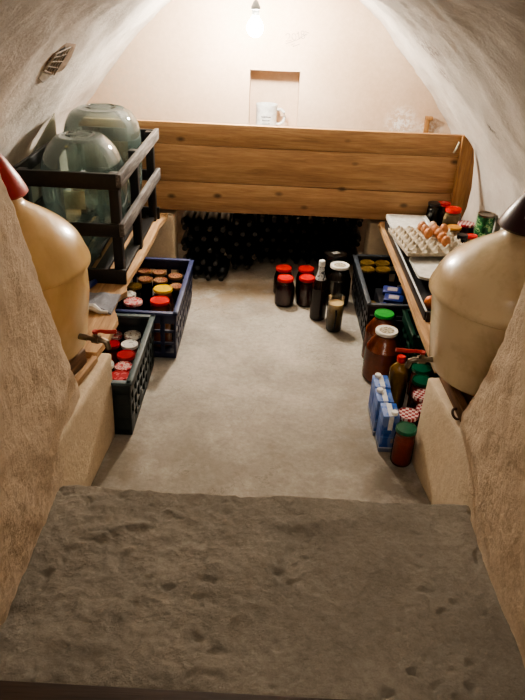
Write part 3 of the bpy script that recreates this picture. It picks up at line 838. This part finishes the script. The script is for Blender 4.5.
# cartons
def carton(lab, x, y, capy, capx, capm='cap_white'):
    t = thing('milk_carton', lab, 'carton', (x, y, 0))
    w, d, h = .032, .047, .172
    bm = bmesh.new(); box(bm, -w, w, -d, d, 0, h, .002); obj('carton_body', bm, M['carton'], t, angle=30)
    bm = bmesh.new(); box(bm, -.010, .010, -d+.004, d-.004, h, h+.0015, 0); box(bm, -.009, .009, -d-.001, -d, h*.62, h, 0); obj('white_band', bm, M['paper_white'], t)
    bm = bmesh.new(); tt = bmesh.new(); lathe(tt, [(.0135, 0), (.0135, .012), (.0115, .014), (0, .014)], 24)
    merge(bm, tt, Matrix.Translation((capx, capy, h+.001))); obj('cap', bm, M[capm], t)
    bm = bmesh.new()
    box(bm, -.024, .006, -d-.0012, -d, .090, .108, 0); obj('front_print', bm, M['carton_blue'], t, smooth=False)
    bm = bmesh.new(); box(bm, .010, .024, -d-.0012, -d, .046, .066, 0); obj('bar_code', bm, M['sticker'], t, smooth=False)
    bm = bmesh.new(); box(bm, -w-.0012, -w, -.03, .03, .09, .13, 0); obj('side_print', bm, M['carton_blue'], t, smooth=False)
    return t
M['carton_blue'] = plain('carton_blue', (48, 98, 172), .4)
carton('blue and white milk carton nearest camera, cap toward camera', .508, 2.055, -.030, .012)
carton('blue and white milk carton in middle of the row of three', .500, 2.157, .022, -.016)
carton('blue and white milk carton farthest from camera, beside brown jar', .503, 2.262, .030, -.012)

# ------------------------------------------------------------------ demijohns
def demijohn(lab, x, y, z, mat, capm, hs=1.0, R=.255, tapdir=0, side=1, capr=.095):
    t = thing('demijohn', lab, 'demijohn', (x, y, z))
    zr = .315*hs
    body = smooth_prof([(.0, .004), (.14, .0), (.194, .002), (.216, .014), (.225, .04), (.233, .10), (.247, .21), (R-.008, zr-.03), (R-.007, zr-.016), (R+.001, zr-.013)], 5)
    dome = smooth_prof([(R+.006, zr-.010), (R+.006, zr+.004), (R-.003, zr+.026), (R*.90, zr+.075), (R*.73, zr+.120), (R*.50, zr+.160), (R*.34, zr+.186), (.072, zr+.206), (.064, zr+.240)], 6)
    bm = bmesh.new(); lathe(bm, body+dome, 72); obj('body', bm, mat, t, angle=35)
    bm = bmesh.new(); zc = zr+.222
    lathe(bm, [(.066, zc), (capr-.006, zc-.004), (capr, zc+.004), (capr-.004, zc+.016), (capr*.78, zc+.050), (capr*.42, zc+.105), (capr*.26, zc+.122), (0, zc+.126)], 48)
    c = obj('cap', bm, capm, t, angle=35)
    return t, zr, zc, c
t, zr, zc, c = demijohn('large cream demijohn with pointed red cap on left ledge', -.840, 1.925, .455, M['demi_left'], M['red_cap'], 1.03)
# tap: body, outlet, lever
def tap(t, ang, z, r0, lev):
    d = Vector((math.cos(ang), math.sin(ang), 0)); s = Vector((-d.y, d.x, 0))
    bm = bmesh.new(); b = Vector((0, 0, z))
    tube(bm, [b+d*(r0-.025), b+d*(r0+.055)], .009, 12); tube(bm, [b+d*(r0+.018), b+d*(r0+.042)], .015, 8); tube(bm, [b+d*(-.05+r0-.01), b+d*(r0)], .011, 12)
    tube(bm, [b+d*(r0+.03)-Vector((0, 0, .0)), b+d*(r0+.03)+Vector((0, 0, .028))], .007, 10)
    tube(bm, [b+d*(r0+.05), b+d*(r0+.068)-Vector((0, 0, .004)), b+d*(r0+.075)-Vector((0, 0, .03))], .010, 10)
    tp = obj('tap', bm, M['metal'], t)
    bm = bmesh.new(); p = b+d*(r0+.03)+Vector((0, 0, .028))
    L = Vector(lev)
    tube(bm, [p, p+L*.25+Vector((0, 0, .003)), p+L*.5, p+L], [.005, .006, .0075, .0075], 10)
    tube(bm, [p-Vector((0, 0, .004)), p+Vector((0, 0, .004))], .010, 10)
    obj('lever', bm, M['lever_red'], tp)
tap(t, math.radians(-14), .086, .262, (.070, .006, .0))
t, zr, zc, c = demijohn('large greyish demijohn with pointed dark purple cap on right ledge', .803, 1.905, .458, M['demi_right'], M['purple_cap'], .95, .262, capr=.098)
tap(t, math.radians(186), .050, .235, (-.090, .004, .003))
bm = bmesh.new()
for i in range(7):
    pass
rows = []
for j in range(4):
    k = j/3; rr = .098*(.90-.20*k)+.0015; zz = zc+.026+.044*k-.005
    rows.append([bm.verts.new((rr*math.cos(a), rr*math.sin(a), zz)) for a in [math.radians(-130+5*i) for i in range(7)]])
for a, b in zip(rows, rows[1:]):
    for i in range(6): bm.faces.new([a[i], a[i+1], b[i+1], b[i]])
obj('sticker', bm, M['sticker'], c)

# ------------------------------------------------------------------ wooden crate with carboys
X0, X1, YA, YB, ZB, ZT = -1.055, -.615, 2.585, 3.50, .408, .895
t = thing('wooden_crate', 'tall black painted slatted wooden crate holding upturned glass carboys', 'crate', ((X0+X1)/2, (YA+YB)/2, ZB))
off = Vector(t.location)
def part(name, x0, x1, y0, y1, z0, z1, mat, bev=.003):
    bm = bmesh.new(); box(bm, x0-off.x, x1-off.x, y0-off.y, y1-off.y, z0-off.z, z1-off.z, bev); return obj(name, bm, mat, t, angle=30)
for x in (X0+.012, X1-.052):
    for y in (YA+.018, (YA+YB)/2-.03, YB-.06): part('post', x, x+.04, y, y+.045, ZB, ZT-.004, M['black_wood'])
for z0, z1 in ((ZT-.066, ZT), (.625, .682), (ZB, ZB+.068)):
    part('front_rail', X0, X1, YA, YA+.018, z0, z1, M['black_wood'])
    part('back_rail', X0, X1, YB-.018, YB, z0, z1, M['black_wood'])
for z0, z1 in ((ZT-.052, ZT+.002), (.632, .690)):
    part('side_rail', X1-.012, X1+.010, YA-.012, YB+.015, z0, z1, M['lit_black'])
    part('side_rail', X0-.005, X0+.012, YA, YB, z0, z1, M['black_wood'])
for k in range(5):
    x = X0+.02+k*.085; part('floor_slat', x, x+.06, YA+.018, YB-.018, ZB+.012, ZB+.026, M['black_wood'])

def carboy(lab, x, y, z, prof, labelz=None):
    t = thing('glass_carboy', lab, 'carboy', (x, y, z))
    bm = bmesh.new(); lathe(bm, smooth_prof(prof, 6), 64, cap0=False); obj('glass_body', bm, M['glass_carboy'], t, angle=80)
    # thick ring of the punt
    bm = bmesh.new(); rr = prof[-4][0]*.62; zz = prof[-4][1]+.006
    tt = [(rr*math.cos(a), rr*math.sin(a), zz) for a in [i*2*PI/40 for i in range(41)]]
    tube(bm, tt, .004, 8, cap=False); obj('base_ring', bm, M['glass_clear'], t)
    return t
ca = carboy('nearer upturned round glass carboy in black wooden crate', -.826, 2.82, .436,
    [(.045, .0), (.047, .05), (.07, .085), (.13, .14), (.172, .21), (.184, .29), (.186, .37), (.176, .44), (.150, .50), (.115, .543), (.095, .556), (.085, .550), (.045, .528), (0, .520)])
bm = bmesh.new(); rows = []
for j in range(3):
    rows.append([bm.verts.new((.1825*math.cos(a), .1735*math.sin(a), .285+j*.04)) for a in [math.radians(-104+4*i) for i in range(8)]])
for a, b in zip(rows, rows[1:]):
    for i in range(7): bm.faces.new([a[i], a[i+1], b[i+1], b[i]])
obj('label', bm, M['paper'], ca)
carboy('farther upturned flat based glass carboy in black wooden crate', -.835, 3.24, .436,
    [(.045, .0), (.047, .05), (.07, .085), (.13, .14), (.172, .21), (.182, .30), (.185, .46), (.178, .52), (.150, .575), (.12, .594), (.11, .600), (.10, .592), (.05, .580), (0, .576)])
# glass pane behind
bm = bmesh.new()
pts = [(0, -.27, 0), (0, .26, 0), (.022, .26, .585), (.018, -.20, .45)]
t0 = bmesh.new(); f = t0.faces.new([t0.verts.new(p) for p in pts]); r = bmesh.ops.extrude_face_region(t0, geom=[f])
bmesh.ops.translate(t0, vec=(.004, 0, 0), verts=[v for v in r['geom'] if isinstance(v, bmesh.types.BMVert)]); merge(bm, t0)
o = obj('glass_sheet', bm, M['glass_green'], smooth=False); o.location = (-1.100, 3.02, .408)
tag(o, 'dull glass sheet leaning on left wall behind black wooden crate', 'pane')

# cloth and blue strip on the left shelf
bm = bmesh.new(); rows = []
n = 26
for i in range(n+1):
    row = []
    for j in range(n+1):
        u, v = i/n, j/n
        x = -.085+.160*u; y = -.085+.17*v-(.02*math.sin(u*7) if v < .1 else 0)
        z = .010+.006*noise.noise(Vector((x*30, y*18, 0)))+(.012*max(0, math.sin(u*5-.3)) if v < .35 else 0)*(1-v/.35 if v < .35 else 0)
        row.append(bm.verts.new((x, y, z)))
    rows.append(row)
for a, b in zip(rows, rows[1:]):
    for j in range(n): bm.faces.new([a[j], b[j], b[j+1], a[j+1]])
r = bmesh.ops.extrude_face_region(bm, geom=bm.faces[:]); 
for v in [g for g in r['geom'] if isinstance(g, bmesh.types.BMVert)]: v.co.z = max(.0, v.co.z-.012)
tt = thing('folded_cloth', 'folded grey cloth with white edge on left shelf plank', 'cloth', (-.690, 2.385, .408))
obj('cloth_body', bm, M['cloth'], tt)
bm = bmesh.new(); tube(bm, [(-.072, -.085, .012), (-.03, -.07, .02), (.0, -.078, .022), (.03, -.09, .010), (.06, -.088, .008)], [.012, .014, .016, .010, .006], 8); obj('white_edge', bm, M['paper_white'], tt)
bm = bmesh.new(); tube(bm, [(0, 0, .014), (.015, .05, .016), (.03, .10, .014)], [.013, .015, .012], 12)
o = obj('blue_rod', bm, M['blue_plastic']); o.location = (-.78, 2.475, .408); tag(o, 'short blue plastic rod on left shelf behind grey cloth', 'rod')

# ------------------------------------------------------------------ right shelf things
# black low bin + white tray
def rounded_slab(bm, x0, x1, y0, y1, z0, z1, r, M_=None):
    t = bmesh.new(); pts = []
    for cx, cy, a0 in ((x1-r, y1-r, 0), (x0+r, y1-r, 90), (x0+r, y0+r, 180), (x1-r, y0+r, 270)):
        for k in range(7):
            a = math.radians(a0+15*k); pts.append((cx+r*math.cos(a), cy+r*math.sin(a), z0))
    f = t.faces.new([t.verts.new(p) for p in pts]); rr = bmesh.ops.extrude_face_region(t, geom=[f])
    bmesh.ops.translate(t, vec=(0, 0, z1-z0), verts=[v for v in rr['geom'] if isinstance(v, bmesh.types.BMVert)]); merge(bm, t, M_)
t = thing('black_tray', 'low black plastic tray with worn rim under white lid boards', 'tray', (.80, 2.93, .41))
bm = bmesh.new(); box(bm, -.135, .135, -.56, .58, 0, .008, .002)
for s in (-1, 1):
    box(bm, s*.135-.006, s*.135+.006, -.56, .58, 0, .045, .002)
    box(bm, -.135, .135, s*.57-.006, s*.57+.006, 0, .045, .002)
obj('tray_body', bm, M['black_crate'], t, angle=30)
bm = bmesh.new(); box(bm, -.143, -.135, -.57, .30, .043, .049, .002); obj('rim', bm, M['paper_white'], t, angle=30)
bm = bmesh.new(); rounded_slab(bm, -.115, .135, -.14, .14, 0, .012, .04)
o = obj('white_lid_board', bm, M['white_plastic'], angle=30); o.location = (.80, 2.80, .462); o.rotation_euler = (-.02, 0, 0); tag(o, 'flat white plastic lid in front of egg tray', 'lid')
bm = bmesh.new(); rounded_slab(bm, -.115, .115, -.17, .17, 0, .012, .04)
for s in (-1, 1): rounded_slab(bm, s*.105-.008, s*.105+.008, -.14, .14, .01, .02, .006)
o = obj('white_lid_board', bm, M['white_plastic'], angle=30); o.location = (.778, 3.405, .462); tag(o, 'flat white plastic lid behind egg tray near the boards', 'lid')

# egg tray : pulp sheet with peaks and cups
ER = math.radians(7); EC = Vector((.802, 3.055, .492))
t = thing('egg_tray', 'grey cardboard egg tray partly filled with brown eggs', 'tray', EC, ER)
bm = bmesh.new(); nx_, ny_ = 70, 84; W_, D_ = .318, .35; rows = []
def tray_h(u, v):
    # cups at cell centres (6 x 7 posts)
    cu = math.cos(2*PI*u*6); cv = math.cos(2*PI*v*7)
    h = .020+.016*(cu+cv)*.5+ .012*max(0, (cu+cv)/2)**2
    e = min(u, 1-u, v*1.1, (1-v)*1.1)
    if e < .015: h = .020
    return h
for i in range(nx_+1):
    row = []
    for j in range(ny_+1):
        u, v = i/nx_, j/ny_
        row.append(bm.verts.new((-W_/2+W_*u, -D_/2+D_*v, tray_h(u, v))))
    rows.append(row)
for a, b in zip(rows, rows[1:]):
    for j in range(ny_): bm.faces.new([a[j], b[j], b[j+1], a[j+1]])
ed = [e for e in bm.edges if e.is_boundary]
r = bmesh.ops.extrude_edge_only(bm, edges=ed)
for g in r['geom']:
    if isinstance(g, bmesh.types.BMVert): g.co.z = .004
obj('tray_body', bm, M['pulp'], t, angle=80)
def egg_bm():
    bm = bmesh.new(); lathe(bm, smooth_prof([(0, -.026), (.013, -.0225), (.0205, -.010), (.0215, .002), (.0185, .014), (.0115, .0245), (0, .030)], 4), 24); return bm
em = obj('egg', egg_bm(), M['egg_brown'])
meshes = {}
for k in ('egg_brown', 'egg_tan', 'egg_pale'):
    me = em.data.copy(); me.materials.clear(); me.materials.append(M[k]); meshes[k] = me
cells = {}
eggs = [(2, 6, 'egg_tan', 'tan egg at far left of the eggs in tray'), (3, 6, 'egg_pale', 'pale egg at far middle of the eggs in tray'),
        (2, 5, 'egg_tan', 'tan egg second down the left line in tray'), (3, 5, 'egg_brown', 'brown egg second down the middle line in tray'),
        (5, 6, 'egg_brown', 'brown egg alone at far right of egg tray'), (2, 4, 'egg_brown', 'brown egg third down the left line in tray'),
        (3, 4, 'egg_tan', 'tan egg in centre of the eggs in tray'), (2, 3, 'egg_brown', 'brown egg nearest camera at left of the eggs'),
        (3, 3, 'egg_tan', 'tan egg near middle of tray beside left nearest egg'), (4, 3, 'egg_brown', 'brown egg right of centre in egg tray'),
        (3, 2, 'egg_tan', 'tan egg just behind the nearest egg in tray'), (3, 1, 'egg_brown', 'brown egg nearest camera in egg tray')]
Rz = Matrix.Rotation(ER, 3, 'Z')
eggs = [(-.012, .130, 'egg_tan', 'tan egg at far left end of eggs in tray'),
        (.043, .124, 'egg_pale', 'pale egg at far end beside far left egg'),
        (-.010, .078, 'egg_tan', 'tan egg second in left line of eggs'),
        (.040, .072, 'egg_brown', 'brown egg second in middle line of eggs'),
        (-.012, .025, 'egg_brown', 'brown egg at near end of left line'),
        (.041, .022, 'egg_tan', 'tan egg third in middle line of eggs'),
        (.040, -.029, 'egg_brown', 'brown egg fourth in middle line of eggs'),
        (.040, -.086, 'egg_brown', 'brown egg nearest camera in egg tray'),
        (.092, .090, 'egg_brown', 'brown egg alone at right side of egg tray'),
        ]
for i, (ex, ey, k, lab) in enumerate(eggs):
    p = Rz @ Vector((ex+.012, ey-.004, .048))+EC
    o = em if i == 0 else em.copy()
    if i: COL.objects.link(o)
    o.data = meshes[k]; o.location = p; o.rotation_euler = (random.uniform(-.25, .25), random.uniform(-.25, .25), 0)
    tag(o, lab, 'egg', 'eggs in the cardboard tray')
# onion
bm = bmesh.new(); lathe(bm, smooth_prof([(0, -.026), (.012, -.027), (.027, -.014), (.030, .002), (.022, .020), (.008, .029), (.003, .040)], 4), 24)
o = obj('onion', bm, M['onion']); o.location = (.703, 2.46, .450); tag(o, 'brown onion on right shelf beside demijohn', 'onion')

# jars on the right shelf
SB = .405
mid = dict(base=SB)
jar('stout jar of pale pickles with red lid by end of board', 1.012, 3.455, .155, .050, .043, 'red_lid', 'pickle', lidh=.02, **mid)
jar('smaller jar with red and gold lid behind pickle jar', .990, 3.572, .150, .034, .035, 'red_print_lid', 'jam_dark', lidh=.016, **mid)
jar('dark slim jar with black lid at right end of board', .925, 3.545, .155, .034, .034, 'black_lid', 'jam_black', **mid)
jar('little jar with amber lid right of egg tray', .981, 3.275, .112, .038, .038, 'amber_lid', 'cream_fill', **mid)
jar('jar with gingham lid between amber lid and green can', 1.074, 3.380, .10, .044, .045, 'check_lid', 'jam_dark', **mid)
jar('slim dark jar with black lid right of egg tray', .992, 3.145, .115, .028, .028, 'black_lid', 'jam_black', **mid)
jar('small cream jar with red lid beside green can', 1.062, 3.213, .09, .032, .030, 'red_lid', 'cream_fill', **mid)
t = thing('tin_can', 'green labelled tin can on right shelf against wall', 'can', (1.152, 3.318, SB))
bm = bmesh.new(); lathe(bm, [(.044, 0), (.046, .003), (.046, .168), (.047, .170), (.047, .175), (.043, .175), (.043, .170), (0, .170)], 40); obj('can_body', bm, M['metal'], t)
bm = bmesh.new(); lathe(bm, [(.0468, .006), (.0468, .164)], 40, cap0=False, cap1=False); obj('label', bm, M['can_green'], t)

# ------------------------------------------------------------------ pile of bottles under the boards
def bottle_proto():
    t = thing('wine_bottle', 'dark glass bottle lying in the pile under the pine boards', 'bottle', (0, 0, 0), 0, 'dark bottles lying under the boards')
    bm = bmesh.new(); lathe(bm, smooth_prof([(0, .004), (.030, .0), (.036, .006), (.037, .03), (.037, .175), (.030, .205), (.0155, .235), (.0145, .285)], 4), 20, Matrix.Rotation(PI/2, 4, 'X'))
    obj('glass_body', bm, M['bottle_glass'], t)
    bm = bmesh.new(); lathe(bm, [(.0165, .262), (.0165, .292), (.014, .295), (0, .295)], 16, Matrix.Rotation(PI/2, 4, 'X')); obj('cap', bm, M['bottle_cap'], t)
    return t
pb = bottle_proto(); first = True
for row in range(5):
    z = .038+row*.0655
    for k in range(15-(row % 2)):
        x = -.50+k*.0765+(.038 if row % 2 else 0)
        if x > .60: continue
        ytip = 3.53 if x < -.26 else (3.72 if x < -.05 else 3.86)
        ytip += (0, .07, .12, .13, .13)[row] if x < -.26 else (0, .02, .05, .06, .06)[row]
        o = pb if first else copy_tree(pb); first = False
        o.location = (x, ytip+.295+random.uniform(-.012, .012), z+.001); o.rotation_euler = (0, random.uniform(0, 6), random.uniform(-.004, .004))
        if o.location.y > 4.175: o.location.y = 4.175-random.uniform(0, .012)

# ------------------------------------------------------------------ light
sc = bpy.context.scene
w = bpy.data.worlds.new('World'); sc.world = w; w.use_nodes = True
bg = w.node_tree.nodes['Background']; bg.inputs[0].default_value = lin((255, 236, 216)); bg.inputs[1].default_value = .11
ld = bpy.data.lights.new('fill_light', 'AREA'); ld.energy = 13; ld.size = 1.2; ld.color = (1, .90, .78)  # unseen fill lamp, added behind the camera to brighten the foreground
lo = bpy.data.objects.new('fill_light', ld); link(lo); lo.location = (.1, -.9, 2.5)
lo.rotation_euler = (Vector((0, 2.2, .3))-Vector(lo.location)).to_track_quat('-Z', 'Y').to_euler()

# ------------------------------------------------------------------ camera
th, ro = math.radians(30), math.radians(2.7)
F = Vector((0, math.cos(th), -math.sin(th))); R0 = Vector((1, 0, 0)); U0 = Vector((0, math.sin(th), math.cos(th)))
Rv = R0*math.cos(ro)+U0*math.sin(ro); Uv = U0*math.cos(ro)-R0*math.sin(ro)
cam = bpy.data.cameras.new('camera'); co = bpy.data.objects.new('camera', cam); link(co)
mw = Matrix((Rv, Uv, -F)).transposed().to_4x4(); mw.translation = Vector((0, 0, 1.6)); co.matrix_world = mw
cam.sensor_fit = 'VERTICAL'; cam.sensor_height = 36; cam.lens = 36*640/700; cam.clip_start = .01
sc.camera = co
sc.view_settings.view_transform = 'AgX'
sc.view_settings.look = 'AgX - Medium High Contrast'
sc.view_settings.exposure = .36
sc.cycles.max_bounces = 10; sc.cycles.diffuse_bounces = 5; sc.cycles.transparent_max_bounces = 24
sc.cycles.use_denoising = True
